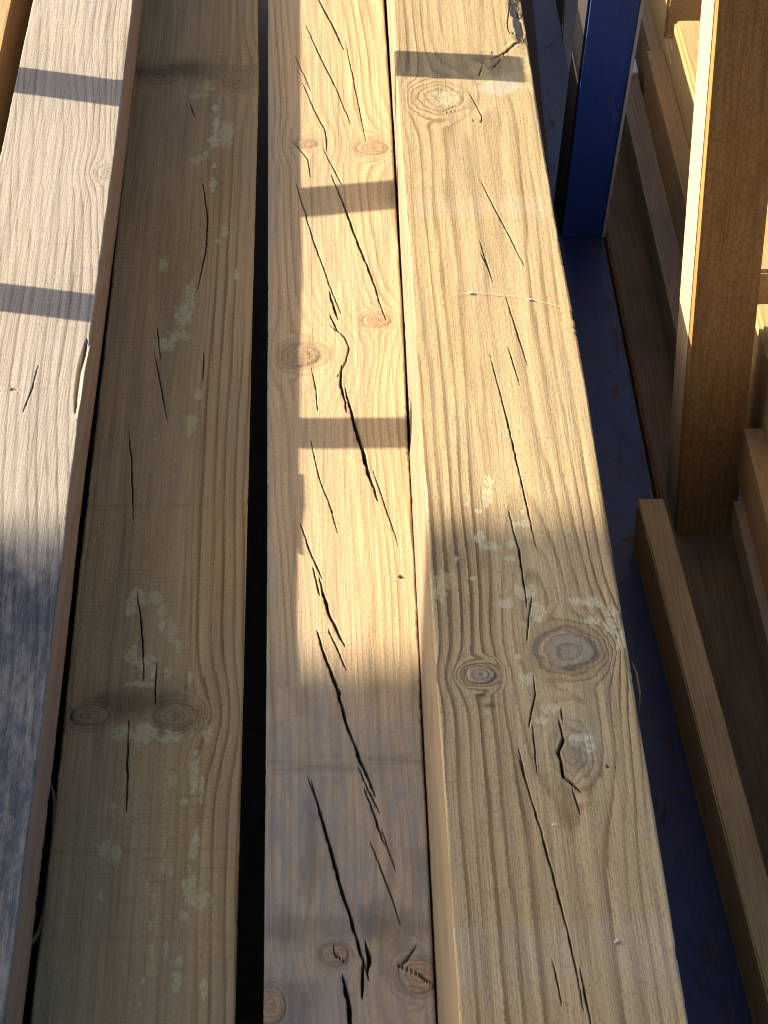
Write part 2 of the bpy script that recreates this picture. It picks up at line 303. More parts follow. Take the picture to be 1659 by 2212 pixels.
# ------------------------------------------------------------------ the big timbers
def polyline_field(X, Y, P, w, tail=0.0):
    """normalised distance (0 on the line, 1 at its edge) to a tapering polyline"""
    P = np.array(P, float)
    if tail:
        ln = np.hypot(*(P[-1] - P[0])) * tail
        a0 = (P[0] - P[1]) / np.hypot(*(P[0] - P[1])); a1 = (P[-1] - P[-2]) / np.hypot(*(P[-1] - P[-2]))
        P = np.vstack([P[0] + a0 * ln, P, P[-1] + a1 * ln])
    seg = np.hypot(*(P[1:] - P[:-1]).T)
    cum = np.concatenate([[0], np.cumsum(seg)])
    tot = cum[-1]
    best = np.full(X.shape, 9.0)
    for k in range(len(P) - 1):
        a, b = P[k], P[k + 1]
        d = b - a
        t = np.clip(((X - a[0]) * d[0] + (Y - a[1]) * d[1]) / (d @ d), 0, 1)
        dist = np.hypot(X - a[0] - t * d[0], Y - a[1] - t * d[1])
        s = (cum[k] + t * seg[k]) / tot
        hw = 0.5 * w * (0.16 + 0.84 * np.clip(4 * s * (1 - s), 0, 1) ** 0.8)
        best = np.minimum(best, dist / hw)
    return best

def big_timber(name, key, ztop, depth, mat, P, label, group=None):
    d = DATA[key]
    # rows along the timber: fine where the picture looks, coarse beyond
    y0, y1 = P.get('yr', (-700.0, 3300.0))
    dy = P.get('dy', 1.5)
    rows = np.concatenate([np.linspace(y0, 695, 18), np.arange(700, 2110, dy), np.linspace(2115, y1, 16)])
    def edge(pts):
        a = np.array(sorted(pts, key=lambda p: p[1]))
        k = np.polyfit(a[:, 1], a[:, 0], 1)
        line = np.polyval(k, rows)
        res = np.interp(rows, a[:, 1], a[:, 0] - np.polyval(k, a[:, 1]))
        ker = np.hanning(181); ker /= ker.sum()
        res = np.convolve(np.pad(res, 90, mode='edge'), ker, mode='valid')
        return line + res * P.get('follow', 0.4)
    L, R = edge(d['L']), edge(d['R'])
    zt = ztop * 1000.0
    Wd = float(np.mean(R - L))
    nt = int(Wd / P.get('dx', 0.42))
    r = P.get('r', 2.2)
    ns = 14
    # profile: (kind, parameter); goes bottom-left -> up the left side -> top -> down the right side
    side = np.linspace(0, 1, ns) ** 1.7
    arc = np.linspace(0, math.pi / 2, 6)[1:-1]
    seedb = P.get('seed', 1)
    ncol = ns + len(arc) + nt + len(arc) + ns
    n = len(rows)
    Xg = np.zeros((n, ncol)); Zg = np.zeros((n, ncol))
    rag_l = 0.12 * vn(rows / 9, rows * 0 + 3, seedb) + 1.5 * np.maximum(0, vn(rows / 4.1, rows * 0 + 9, seedb) * (0.4 + 0.9 * vn(rows / 55, rows * 0 + 4, seedb + 1)) - 0.15) ** 1.3 + 0.15 * vn(rows / 40, rows * 0 + 1, seedb)
    rag_r = 0.12 * vn(rows / 9, rows * 0 + 33, seedb) - 1.5 * np.maximum(0, vn(rows / 4.1, rows * 0 + 39, seedb) * (0.4 + 0.9 * vn(rows / 55, rows * 0 + 44, seedb + 1)) - 0.15) ** 1.3 + 0.15 * vn(rows / 40, rows * 0 + 31, seedb)
    Lr, Rr = L + rag_l * P.get('rag', 0.7), R + rag_r * P.get('rag', 0.7)
    rl = r * (1 + 0.35 * vn(rows / 25, rows * 0 + 5, seedb + 2))
    rr = r * (1 + 0.35 * vn(rows / 25, rows * 0 + 55, seedb + 2))
    ul, ur = P.get('under_l', 0.0), P.get('under_r', 0.0)
    if callable(ul): ul = ul(rows, L) 
          # how far the sides lean in towards the base
    D = depth * 1000.0
    c = 0
    for t in side[::-1]:
        Xg[:, c] = Lr + ul * t; Zg[:, c] = zt - rl - t * (D - rl); c += 1
    for a in arc:
        Xg[:, c] = Lr + rl * (1 - np.cos(a)); Zg[:, c] = zt - rl * (1 - np.sin(a)); c += 1
    for u in np.linspace(0, 1, nt):
        Xg[:, c] = Lr + rl + u * (Rr - Lr - rl - rr); Zg[:, c] = zt; c += 1
    for a in arc[::-1]:
        Xg[:, c] = Rr - rr * (1 - np.cos(a)); Zg[:, c] = zt - rr * (1 - np.sin(a)); c += 1
    for t in side:
        Xg[:, c] = Rr - ur * t; Zg[:, c] = zt - rr - t * (D - rr); c += 1
    Yg = np.repeat(rows[:, None], ncol, 1)
    top = np.zeros(ncol); top[ns:ns + 2 * len(arc) + nt] = 1.0
    topm = np.repeat(top[None, :], n, 0)
    uu = (Xg - L[:, None]) / (R - L)[:, None]
    # shape: slight twist, cup and hand-feel unevenness
    Zg += topm * (P.get('roll', 0.0) * (Xg - (L + R)[:, None] / 2) + P.get('cup', 0.0) * ((2 * uu - 1) ** 2 - 0.4))
    Zg += topm * (0.35 * fbm(Xg / 60, Yg / 160, seedb + 3) + 0.12 * fbm(Xg / 9, Yg / 60, seedb + 4))
    dense = (Yg > 690) & (Yg < 2115)
    # ---- ring field (solid: it continues down the sides)
    xs = P['spiral']
    X0 = Xg - xs * (Yg - 1400)
    Xw = X0 + P.get('wob', 3.0) * fbm(Xg / 70 + 3, Yg / 260, seedb + 5, 2)
    for (xk, yk, rx, ry) in d['knots']:
        xk0 = xk - xs * (yk - 1400)
        q = np.exp(-((X0 - xk0) / (P.get('ka', 2.6) * rx)) ** 2 - ((Yg - yk) / (P.get('kb', 4.2) * ry)) ** 2)
        Xw -= (X0 - xk0) * 0.78 * q
    zz = (Zg - zt) - P['pith'][1] + 6 * fbm(Xg / 120, Yg / 380, seedb + 6, 2)
    for (xb, yb, ax, ay, am) in P.get('bumps', []):
        zz = zz + am * np.exp(-((Xg - xb) / ax) ** 2 - ((Yg - yb) / ay) ** 2)
    rad = np.sqrt((Xw - P['pith'][0]) ** 2 + zz ** 2)
    grain = rad / P['ring'] + 0.9 * vn(rad / P['ring'] * 0.21, Yg * 0 + 2, seedb + 7) + 0.3 * vn(rad / P['ring'] * 0.9, Yg * 0 + 5, seedb + 27) + 0.14 * fbm(Xg / 7, Yg / 90, seedb + 8, 2) + 0.05 * vn(Xg / 2.0, Yg / 30, seedb + 28)
    amp = np.clip(0.70 + 0.75 * fbm(Xg / 30 + 7, Yg / 260, seedb + 9) + 0.35 * vn(np.floor(grain) * 1.7, Yg / 400, seedb + 29), 0.10, 1.3) * P.get('amp', 1.0)
    if 'ampmap' in P:
        amp = amp * P['ampmap'](uu, Yg)
    knot = np.zeros_like(Xg); dirt = np.zeros_like(Xg)
    kid = np.full(Xg.shape, -1)
    for i, (xk, yk, rx, ry) in enumerate(d['knots']):
        wv = 0.20 * fbm((Xg - xk) / rx * 1.2 + i * 7, (Yg - yk) / ry * 1.2, seedb + 12, 3)
        q = np.hypot((Xg - xk) / rx, (Yg - yk) / ry) + wv
        st = P.get('kstr', {}).get(i, 1.0)
        m = sstep(1.08, 0.80, q) * topm
        knot = np.maximum(knot, m * st * P.get('kmix', 0.75))
        kid[(q < 1.0) & (topm > 0)] = i
        q2 = np.hypot((Xg - xk) / (1.15 * rx), (Yg - yk) / (1.45 * ry))
        m2 = sstep(1.75, 0.95, q2 + 0.8 * wv) * topm
        ringsel = (np.abs(q2 - 1.5) < 0.12) & (topm > 0)
        phi0 = float(np.median(grain[ringsel])) if ringsel.any() else 0.0
        kg = phi0 + (q - 1.6) * P.get('krings', 3.2) + 0.35 * fbm((Xg - xk) / rx * 1.7 + 5, (Yg - yk) / ry * 1.7, seedb + 19, 3)
        grain = grain * (1 - m2) + m2 * kg
        amp = amp * (1 - m2) + m2 * np.maximum(amp, 0.8 * st)
        amp = amp * (1 - m) + m * (0.55 + 0.5 * fbm(Xg / 5, Yg / 5, seedb + 21))
        ang = np.arctan2((Yg - yk) / ry, (Xg - xk) / rx) + 0.5 * fbm(Xg / 5, Yg / 6, seedb + 22)
        chk = sum(np.exp(-(((ang - c0 + math.pi) % (2 * math.pi) - math.pi) * q / 0.075) ** 2) * sstep(c1, c1 - 0.25, q) for c0, c1 in ((0.7 + i, 0.85), (2.9 + 1.7 * i, 0.6), (4.6 + 0.6 * i, 0.95)))
        dirt = np.maximum(dirt, np.clip(m * st * 0.75 * chk, 0, 0.75))
        dirt = np.maximum(dirt, topm * st * 0.85 * np.exp(-((q - 1.0) / 0.085) ** 2) * np.clip(0.45 + 1.1 * fbm(Xg / 9, Yg / 9, seedb + 13), 0, 1))
        dirt = np.maximum(dirt, topm * st * 0.32 * np.exp(-(np.maximum(q - 1, 0) / 0.5) ** 2))
        Zg += topm * st * (0.5 * m - 0.5 * np.exp(-((q - 1.05) / 0.12) ** 2))
    # ---- cracks: real grooves
    dig = np.zeros_like(Xg)
    for (w, pl) in d['cracks']:
        px = [p[0] for p in pl]; py = [p[1] for p in pl]
        rsel = np.where((rows > min(py) - 22) & (rows < max(py) + 22))[0]
        if len(rsel) == 0: continue
        a, b = rsel[0], rsel[-1] + 1
        w = w * P.get('cw', 1.0)
        jx = 0.35 * vn(Yg[a:b] / 5, Yg[a:b] * 0 + w * 9, seedb + 15) + 0.5 * vn(Yg[a:b] / 22, Yg[a:b] * 0 + w * 5, seedb + 15)
        q = polyline_field(Xg[a:b] + jx * min(1.0, w), Yg[a:b], pl, max(w, 0.75) * 1.15, 0.16)
        q = q / (1.0 + 0.35 * vn(Yg[a:b] / 4.5, Xg[a:b] / 3.0 + w, seedb + 16) + 0.2 * vn(Yg[a:b] / 1.9, Xg[a:b] * 0 + w, seedb + 18))
        m = sstep(1.0, 0.35, q)
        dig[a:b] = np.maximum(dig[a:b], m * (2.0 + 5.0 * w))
        dirt[a:b] = np.maximum(dirt[a:b], sstep(1.15, 0.5, q) * (0.95 if w > 0.8 else 0.85))  # dirt in the groove, also painting in the crack's own shade
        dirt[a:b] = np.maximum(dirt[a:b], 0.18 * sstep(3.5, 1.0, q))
    Zg -= dig * topm
    dirt *= topm
    # ---- lichen
    lich = np.zeros_like(Xg); lhue = np.full(Xg.shape, 0.5)
    ln = fbm(Xg / 3.2, Yg / 4.2, seedb + 17, 3)
    for j, (xl, yl, rx, ry) in enumerate(d.get('lichen', [])):
        q = np.hypot((Xg - xl) / (rx * 1.05), (Yg - yl) / (ry * 1.05))
        sel = q < 2
        m = sstep(1.05, 0.72, q + 0.70 * ln)
        lich = np.maximum(lich, m)
        hu = P.get('lhue', lambda x, y, j: 0.3)(xl, yl, j)
        lhue = np.where(sel & (m > 0.02), hu, lhue)
    lich *= topm * P.get('lich', 0.75)
    weather = np.clip(P['weather'](uu, Yg, Xg), 0, 1)
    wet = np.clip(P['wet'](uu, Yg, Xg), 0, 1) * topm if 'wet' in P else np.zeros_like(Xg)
    pale = np.clip(P['pale'](uu, Yg, Xg), 0, 1) * topm if 'pale' in P else np.zeros_like(Xg)
    weather = weather * topm + (1 - topm) * P.get('sideweather', 0.2)
    dirt = np.maximum(dirt, (1 - topm) * P.get('sidedirt', 0.0) * (1 + 0.4 * fbm(Zg / 9, Yg / 90, seedb + 25)))
    if 'extra_dirt' in P:
        dirt = np.maximum(dirt, np.clip(P['extra_dirt'](uu, Yg, Xg), 0, 1) * topm)
    if 'shape' in P:
        P['shape'](Xg, Yg, Zg, uu, topm, L, R, rows)
    # ---- meshes
    V = np.stack([Xg, Yg, Zg], -1).reshape(-1, 3) / 1000.0
    base = np.array([np.mean(L + R) / 2000.0, 0.0, ztop - depth])
    i = np.arange(n - 1)[:, None]; j = np.arange(ncol)[None, :]
    a = i * ncol + j; jn = (j + 1) % ncol
    F = np.stack([a, i * ncol + jn, (i + 1) * ncol + jn, (i + 1) * ncol + j], -1).reshape(-1, 4)
    F = F[:, ::-1]
    fk = kid.reshape(-1)[F].min(1)
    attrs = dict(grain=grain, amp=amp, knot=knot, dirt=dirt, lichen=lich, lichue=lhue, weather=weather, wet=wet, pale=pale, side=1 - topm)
    def make(nm, faces, parent=None, caps=False):
        used, inv = np.unique(faces.reshape(-1), return_inverse=True)
        q = inv.reshape(-1, 4)
        me = bpy.data.meshes.new(nm)
        capl = []
        if caps:
            remap = np.full(len(V), -1); remap[used] = np.arange(len(used))
            capl = [remap[np.arange(ncol)], remap[(n - 1) * ncol + np.arange(ncol)[::-1]]]
        me.vertices.add(len(used))
        me.vertices.foreach_set('co', (V[used] - base).astype(np.float32).reshape(-1))
        nl = q.size + sum(len(c) for c in capl)
        me.loops.add(nl)
        me.loops.foreach_set('vertex_index', np.concatenate([q.reshape(-1)] + capl).astype(np.int32))
        me.polygons.add(len(q) + len(capl))
        st = np.arange(len(q)) * 4
        for cc in capl:
            st = np.append(st, q.size if len(st) == len(q) else q.size + ncol)
        me.polygons.foreach_set('loop_start', st.astype(np.int32))
        me.update(calc_edges=True)
        for k, v in attrs.items():
            at = me.attributes.new(k, 'FLOAT', 'POINT')
            at.data.foreach_set('value', v.reshape(-1)[used].astype(np.float32))
        me.polygons.foreach_set('use_smooth', np.ones(len(me.polygons), bool))
        me.materials.append(mat)
        o = bpy.data.objects.new(nm, me)
        COL.objects.link(o)
        if parent: o.parent = parent
        return o
    ob = make(name, F[fk < 0], None, caps=True)
    ob.location = base
    tag(ob, label, 'timber', group)
    for k in range(len(d['knots'])):
        if (fk == k).sum() > 40:
            make('knot', F[fk == k], ob)
    return ob

GRP = 'long sawn timbers on the rack'
# warm tan centre timber
M3 = beam_material('pine_cracked', (0.54, 0.415, 0.245), (0.30, 0.190, 0.085), (0.27, 0.26, 0.245), 0.95, 0.14, 3.0, 0.30, (0.48, 0.32, 0.15), kn=(0.30, 0.15, 0.06))
M4 = beam_material('pine_lichen', (0.45, 0.347, 0.185), (0.165, 0.105, 0.045), (0.29, 0.265, 0.21), 1.1, 0.25, 11.0, 0.25, (0.42, 0.28, 0.12), kn=(0.25, 0.225, 0.195), sidecol=(0.30, 0.235, 0.165))
M2 = beam_material('pine_brown', (0.42, 0.298, 0.138), (0.175, 0.104, 0.038), (0.31, 0.265, 0.17), 1.0, 0.55, 23.0, 0.5, (0.305, 0.198, 0.072))
M1 = beam_material('pine_grey', (0.36, 0.328, 0.275), (0.18, 0.148, 0.115), (0.36, 0.33, 0.28), 0.95, 0.5, 37.0, 0.25, (0.46, 0.34, 0.22), sidecol=(0.25, 0.155, 0.088))

def w1(u, y, x):
    return 0.35 + 0.45 * fbm(x / 18, y / 60, 71) + 0.2 * fbm(x / 5, y / 20, 72)
def wet_shade1(u, y, x):  # wet zone with painted dark-blue shade, starting where the soft shadow falls
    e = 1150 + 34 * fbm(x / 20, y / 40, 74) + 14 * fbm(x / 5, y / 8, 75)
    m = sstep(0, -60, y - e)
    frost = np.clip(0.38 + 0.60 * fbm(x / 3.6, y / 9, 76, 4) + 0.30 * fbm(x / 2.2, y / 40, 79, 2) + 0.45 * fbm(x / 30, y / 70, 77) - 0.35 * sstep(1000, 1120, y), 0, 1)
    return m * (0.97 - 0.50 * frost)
def pale1(u, y, x):
    m = sstep(1120, 1060, y + 20 * fbm(x / 10, y / 20, 78))
    f = sstep(0.15, 0.75, fbm(x / 3.6, y / 7.5, 76, 4) + 0.4 * fbm(x / 30, y / 70, 77))
    return 0.22 * m * f
def shape1(X, Y, Z, u, topm, L, R, rows):
    # a torn chip along the right arris
    q = polyline_field(X, Y, DATA['B1']['chip'], 5.0)
    Z -= topm * sstep(1.0, 0.3, q) * 5.0
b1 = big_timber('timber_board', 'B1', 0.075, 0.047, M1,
    dict(seed=101, spiral=-0.06, wob=8.0, pith=(-305, -50), ring=6.0, amp=0.95, weather=w1, wet=wet_shade1, pale=pale1, rag=0.75, r=1.0, sidedirt=0.1, sideweather=0.1,
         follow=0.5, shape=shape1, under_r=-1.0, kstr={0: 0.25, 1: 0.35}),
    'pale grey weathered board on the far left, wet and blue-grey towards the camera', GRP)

def w2(u, y, x):
    return 0.10 + 0.35 * fbm(x / 30, y / 120, 81) + 0.25 * sstep(1000, 780, y) + 0.3 * sstep(0.75, 1.0, u)
def d2(u, y, x):
    band = np.exp(-((y - 1062 - 8 * fbm(x / 12, y / 12, 83)) / 16) ** 2) * sstep(0.02, 0.25, u) * sstep(0.8, 0.55, u)
    top = np.exp(-((y - 1908 - 12 * fbm(x / 25, y / 30, 84)) / 18) ** 2) * (0.4 + 0.6 * sstep(0.75, 0.4, u))
    lines = sum(np.exp(-((y - yy - 1.2 * fbm(x / 30, y / 30, 85)) / 1.1) ** 2) * s for yy, s in ((1327, .12), (1265, .25), (962, .15), (936, .18), (868, .2), (845, .1), (1165, .1)))
    return 0.55 * band + 0.62 * top + lines * sstep(-0.5, 0.2, fbm(x / 20, y / 9, 86))
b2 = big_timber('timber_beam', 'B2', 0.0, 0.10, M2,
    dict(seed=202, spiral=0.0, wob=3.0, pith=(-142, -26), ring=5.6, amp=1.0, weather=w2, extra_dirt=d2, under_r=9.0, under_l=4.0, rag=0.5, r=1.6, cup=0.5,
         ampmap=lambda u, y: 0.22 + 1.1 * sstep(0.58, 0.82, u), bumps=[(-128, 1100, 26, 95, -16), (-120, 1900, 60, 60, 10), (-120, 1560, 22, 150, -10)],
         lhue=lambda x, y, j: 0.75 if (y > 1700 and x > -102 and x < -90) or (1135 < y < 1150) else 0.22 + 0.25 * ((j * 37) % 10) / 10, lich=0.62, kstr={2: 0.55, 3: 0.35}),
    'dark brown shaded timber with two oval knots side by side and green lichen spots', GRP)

def w3(u, y, x):
    return 0.06 + 0.22 * fbm(x / 25, y / 120, 91) + sstep(1180, 960, y + 60 * fbm(x / 22, y / 60, 92)) * (0.82 + 0.35 * fbm(x / 14, y / 50, 93)) + 0.35 * sstep(0.08, 0.0, u)
def d3(u, y, x):
    b = np.exp(-((y - 1004) / 7) ** 2) * 0.28 * sstep(0, 0.5, fbm(x / 30, y / 3, 94) + 0.3)
    k = np.exp(-((y - 872 - 8 * fbm(x / 15, y / 15, 95)) / 9) ** 2) * 0.25
    st = sstep(836, 828, y) * sstep(0.4, 0.15, u) * 0.3
    bl = 0.22 * sstep(1120, 1060, y) * sstep(0.0, 0.5, fbm(x / 16, y / 40, 96, 3)) + 0.35 * np.exp(-((x - 52) / 5) ** 2 - ((y - 1075) / 30) ** 2)
    return b + k + st + bl
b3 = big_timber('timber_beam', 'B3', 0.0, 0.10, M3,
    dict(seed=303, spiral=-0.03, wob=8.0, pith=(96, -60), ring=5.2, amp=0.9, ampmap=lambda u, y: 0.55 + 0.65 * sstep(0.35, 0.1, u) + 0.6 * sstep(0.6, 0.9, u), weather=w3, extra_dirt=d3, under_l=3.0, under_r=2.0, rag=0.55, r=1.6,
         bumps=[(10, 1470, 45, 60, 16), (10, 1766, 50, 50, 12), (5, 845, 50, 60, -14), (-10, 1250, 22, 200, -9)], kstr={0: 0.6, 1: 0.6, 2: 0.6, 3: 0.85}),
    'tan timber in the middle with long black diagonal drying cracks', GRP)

def w4(u, y, x):
    return 0.10 + 0.20 * fbm(x / 30, y / 100, 111) + 0.28 * np.exp(-((x - 120) / 22) ** 2 - ((y - 1425) / 60) ** 2) + 0.5 * np.exp(-((x - 140) / 18) ** 2 - ((y - 938) / 30) ** 2) + 0.8 * np.exp(-((x - 144) / 14) ** 2 - ((y - 1022) / 14) ** 2)
def p4(u, y, x):
    s = 0
    for (a, b, rx, ry) in DATA['B4']['pale']:
        q = np.hypot((x - a) / rx, (y - b) / ry) + 0.45 * fbm(x / 9, y / 14, 113)
        s = np.maximum(s, 0.42 * sstep(1.1, 0.6, q))
    band = sstep(812, 803, y + 2 * fbm(x / 20, y / 9, 114)) * sstep(740, 790, y) * 0.13 * (1 + fbm(x / 9, y / 30, 115)) + sstep(1560, 1545, y) * sstep(1515, 1535, y) * 0.11
    kn = 0.55 * np.exp(-((x - 144) / 11) ** 2 - ((y - 1022) / 10) ** 2) * sstep(-0.5, 0.3, fbm(x / 4, y / 4, 122)) + 0.35 * np.exp(-((x - 148) / 8) ** 2 - ((y - 944) / 14) ** 2) * sstep(-0.3, 0.3, fbm(x / 4, y / 5, 123))
    return s + band + kn
def d4(u, y, x):
    a = np.exp(-((x - 82) / 22) ** 2 - ((y - 1105) / 45) ** 2) * 0.38 * sstep(-0.3, 0.4, fbm(x / 6, y / 30, 116))
    k = np.exp(-((x - 140) / 9) ** 2 - ((y - 936) / 17) ** 2) * 0.5 * sstep(-0.4, 0.5, fbm(x / 5, y / 7, 117))
    t = np.exp(-((x - 138) / 14) ** 2 - ((y - 1772) / 16) ** 2) * 0.55 * sstep(-0.2, 0.3, fbm(x / 6, y / 9, 118))
    sp = 0.8 * np.exp(-((x - 88) / 3.2) ** 2 - ((y - 985) / 2.4) ** 2) + 0.75 * np.exp(-((x - 92) / 3.4) ** 2 - ((y - 976) / 2.2) ** 2)
    return a + k + t + sp
def shape4(X, Y, Z, u, topm, L, R, rows):
    # waney, torn far right corner beyond the split
    q = sstep(0.90, 1.0, u + 0.03 * fbm(Y / 18, Y * 0 + 2, 119)) * sstep(1800, 1830, Y)
    X -= topm * q * (3.0 + 2.5 * fbm(Y / 14, Y * 0 + 6, 120))
    Z -= topm * q * (5.0 + 3 * fbm(X / 6, Y / 12, 121))
def lean4(rows, L):
    # the left side swells out below so that it closes on its neighbour, except for one open stretch
    a = np.array(sorted(DATA['B3']['R'], key=lambda p: p[1]))
    k = np.polyfit(a[:, 1], a[:, 0], 1)
    g = (np.polyval(k, rows) + np.where(rows > 1320, 2.4, 1.0) - L) / 0.42
    return np.minimum(0, g)
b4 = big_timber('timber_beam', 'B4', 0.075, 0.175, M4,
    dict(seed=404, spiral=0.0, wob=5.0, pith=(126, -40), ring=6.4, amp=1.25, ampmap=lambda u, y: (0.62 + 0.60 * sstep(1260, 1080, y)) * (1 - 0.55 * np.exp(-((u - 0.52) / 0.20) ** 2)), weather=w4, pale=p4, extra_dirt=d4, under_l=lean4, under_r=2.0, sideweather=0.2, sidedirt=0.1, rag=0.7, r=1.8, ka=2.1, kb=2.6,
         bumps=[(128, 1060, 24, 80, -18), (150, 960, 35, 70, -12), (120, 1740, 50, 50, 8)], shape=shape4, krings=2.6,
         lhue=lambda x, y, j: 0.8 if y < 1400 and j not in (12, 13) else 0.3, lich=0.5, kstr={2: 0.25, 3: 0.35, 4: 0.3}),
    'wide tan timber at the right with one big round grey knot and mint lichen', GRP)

# ------------------------------------------------------------------ boxes and bars
def prism(name, pts8, mat, parent=None, bev=0.0012, cuts=0, rough=0.0):
    """a six-sided block from 8 corners (bottom 4, top 4, counter-clockwise), arrises softened"""
    bm = bmesh.new()
    vs = [bm.verts.new(p) for p in pts8]
    for f in ((3, 2, 1, 0), (4, 5, 6, 7), (0, 1, 5, 4), (1, 2, 6, 5), (2, 3, 7, 6), (3, 0, 4, 7)):
        bm.faces.new([vs[i] for i in f])
    if cuts:
        ed = sorted(bm.edges, key=lambda e: -e.calc_length())[:4]
        bmesh.ops.subdivide_edges(bm, edges=ed, cuts=cuts, use_grid_fill=True)
    if bev:
        es = [e for e in bm.edges if len(e.link_faces) == 2 and e.calc_face_angle(0) > 0.5]
        bmesh.ops.bevel(bm, geom=es, offset=bev, segments=2, affect='EDGES', clamp_overlap=True)
    if rough:
        for v in bm.verts:
            v.co += Vector((random.uniform(-rough, rough), 0, random.uniform(-rough, rough)))
    bmesh.ops.recalc_face_normals(bm, faces=bm.faces)
    org = Vector((sum(p[0] for p in pts8[:4]) / 4, sum(p[1] for p in pts8[:4]) / 4, min(p[2] for p in pts8)))
    for v in bm.verts:
        v.co -= org
    me = bpy.data.meshes.new(name)
    bm.to_mesh(me); bm.free()
    o = link(name, me, mat)
    o.location = org
    if parent:
        o.parent = parent
        o.location = org - parent.location
    return o

def bar_y(name, x0, x1, y0, y1, z0, z1, mat, parent=None, dx0=0.0, **kw):
    """block along y; dx0 = sideways offset of its near end"""
    return prism(name, [(x0 + dx0, y0, z0), (x1 + dx0, y0, z0), (x1, y1, z0), (x0, y1, z0),
                        (x0 + dx0, y0, z1), (x1 + dx0, y0, z1), (x1, y1, z1), (x0, y1, z1)], mat, parent, **kw)

def post(name, x0, x1, y0, y1, z0, z1, lean, mat, parent=None, grow=0.0, **kw):
    """upright block; lean = (dx, dy) per metre"""
    h = z1 - z0
    a, b = lean[0] * h, lean[1] * h
    g = grow * h
    return prism(name, [(x0, y0, z0), (x1, y0, z0), (x1, y1, z0), (x0, y1, z0),
                        (x0 + a - g, y0 + b, z1), (x1 + a + g, y0 + b, z1), (x1 + a + g, y1 + b, z1), (x0 + a - g, y1 + b, z1)], mat, parent, **kw)

# timbers below and beside the four
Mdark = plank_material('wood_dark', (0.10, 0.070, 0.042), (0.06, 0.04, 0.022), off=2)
Mwarm = plank_material('wood_warm', (0.50, 0.35, 0.18), (0.33, 0.20, 0.09), off=5)
o = bar_y('timber_beam', -0.44, -0.304, -0.5, 3.2, -0.12, 0.0, Mwarm, bev=0.002)
tag(o, 'lower timber at the left picture edge, only a sunlit sliver showing', 'timber', GRP)
o = bar_y('timber_bearer', -0.258, -0.190, -0.6, 3.25, -0.10, 0.0275, Mdark, bev=0.002)
tag(o, 'dark timber hidden beneath the pale grey board on the far left', 'timber')

for k in range(3):  # timbers added to keep sunlight out of the cavity below
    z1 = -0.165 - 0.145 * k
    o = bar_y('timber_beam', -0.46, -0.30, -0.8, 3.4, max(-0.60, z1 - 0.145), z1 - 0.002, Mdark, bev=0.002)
    tag(o, 'dark timber added underneath at the left to block low sun, ' + ('uppermost', 'middle', 'lowest')[k] + ' of three', 'timber')
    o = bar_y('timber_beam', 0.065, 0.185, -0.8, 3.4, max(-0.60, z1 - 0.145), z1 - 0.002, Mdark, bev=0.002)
    tag(o, 'dark timber added underneath at the right to keep the gaps dark, ' + ('uppermost', 'middle', 'lowest')[k] + ' of three', 'timber')

# ------------------------------------------------------------------ blue steel rack
Mblue = paint_material('blue_paint', (0.007, 0.020, 0.090), 1.0, 0.75, 0.75)
Mblue2 = paint_material('blue_paint_post', (0.006, 0.036, 0.190), 6.0, 0.6, 0.25)
Mrust = plain_material('rusty_steel', (0.085, 0.040, 0.022), 0.8, 0.5, 160)
Mrustshade = plain_material('rust_shade', (0.014, 0.009, 0.009), 0.85, 0.5, 160)  # rust darkened to near black, standing in for shade
Mgrey = plain_material('bare_steel', (0.30, 0.28, 0.26), 0.5, 0.25, 120)
rack = empty('steel_rack', (0.23, 1.78, -0.60))
tag(rack, 'blue painted steel rack rail and upright beside the right-hand timber', 'rack')
rail = bar_y('rail', 0.197, 0.2515, -0.4, 3.0, -0.16, -0.100, Mblue, rack, bev=0.003)
rail_lip = prism('rusty_lip', [(0.1968, 1.79, -0.0996), (0.2080, 1.79, -0.0996), (0.2535, 3.0, -0.0996), (0.1968, 3.0, -0.0996), (0.1968, 1.79, -0.092), (0.2090, 1.79, -0.092), (0.2545, 3.0, -0.092), (0.1968, 3.0, -0.092)], Mrust, rack, bev=0.0015)
up = post('upright', 0.2155, 0.2515, 1.768, 1.828, -0.0995, 0.95, (0.070, 0.0), Mblue2, rack, grow=0.012, bev=0.003)
edge = post('edge_strip', 0.2520, 0.2545, 1.7655, 1.80, -0.0995, 0.95, (0.083, 0.0), Mgrey, rack, bev=0.0006)
side = post('side_shade', 0.2136, 0.2150, 1.7735, 1.829, -0.0995, 0.95, (0.057, 0.0), Mrustshade, rack, bev=0.0006)  # near-black strip: shade on the upright's left side painted as colour
for yy in (0.25, 2.55):
    prism('arm', [(-0.50, yy, -0.16), (0.1900, yy, -0.16), (0.1900, yy + 0.06, -0.16), (-0.50, yy + 0.06, -0.16),
                  (-0.50, yy, -0.1205), (0.1900, yy, -0.1205), (0.1900, yy + 0.06, -0.1205), (-0.50, yy + 0.06, -0.1205)], Mblue, rack)
    prism('leg', [(0.200, yy, -0.60), (0.250, yy, -0.60), (0.250, yy + 0.06, -0.60), (0.200, yy + 0.06, -0.60),
                  (0.200, yy, -0.1605), (0.250, yy, -0.1605), (0.250, yy + 0.06, -0.1605), (0.200, yy + 0.06, -0.1605)], Mblue, rack)
    prism('leg', [(-0.49, yy, -0.60), (-0.44, yy, -0.60), (-0.44, yy + 0.06, -0.60), (-0.49, yy + 0.06, -0.60),
                  (-0.49, yy, -0.1605), (-0.44, yy, -0.1605), (-0.44, yy + 0.06, -0.1605), (-0.49, yy + 0.06, -0.1605)], Mblue, rack)

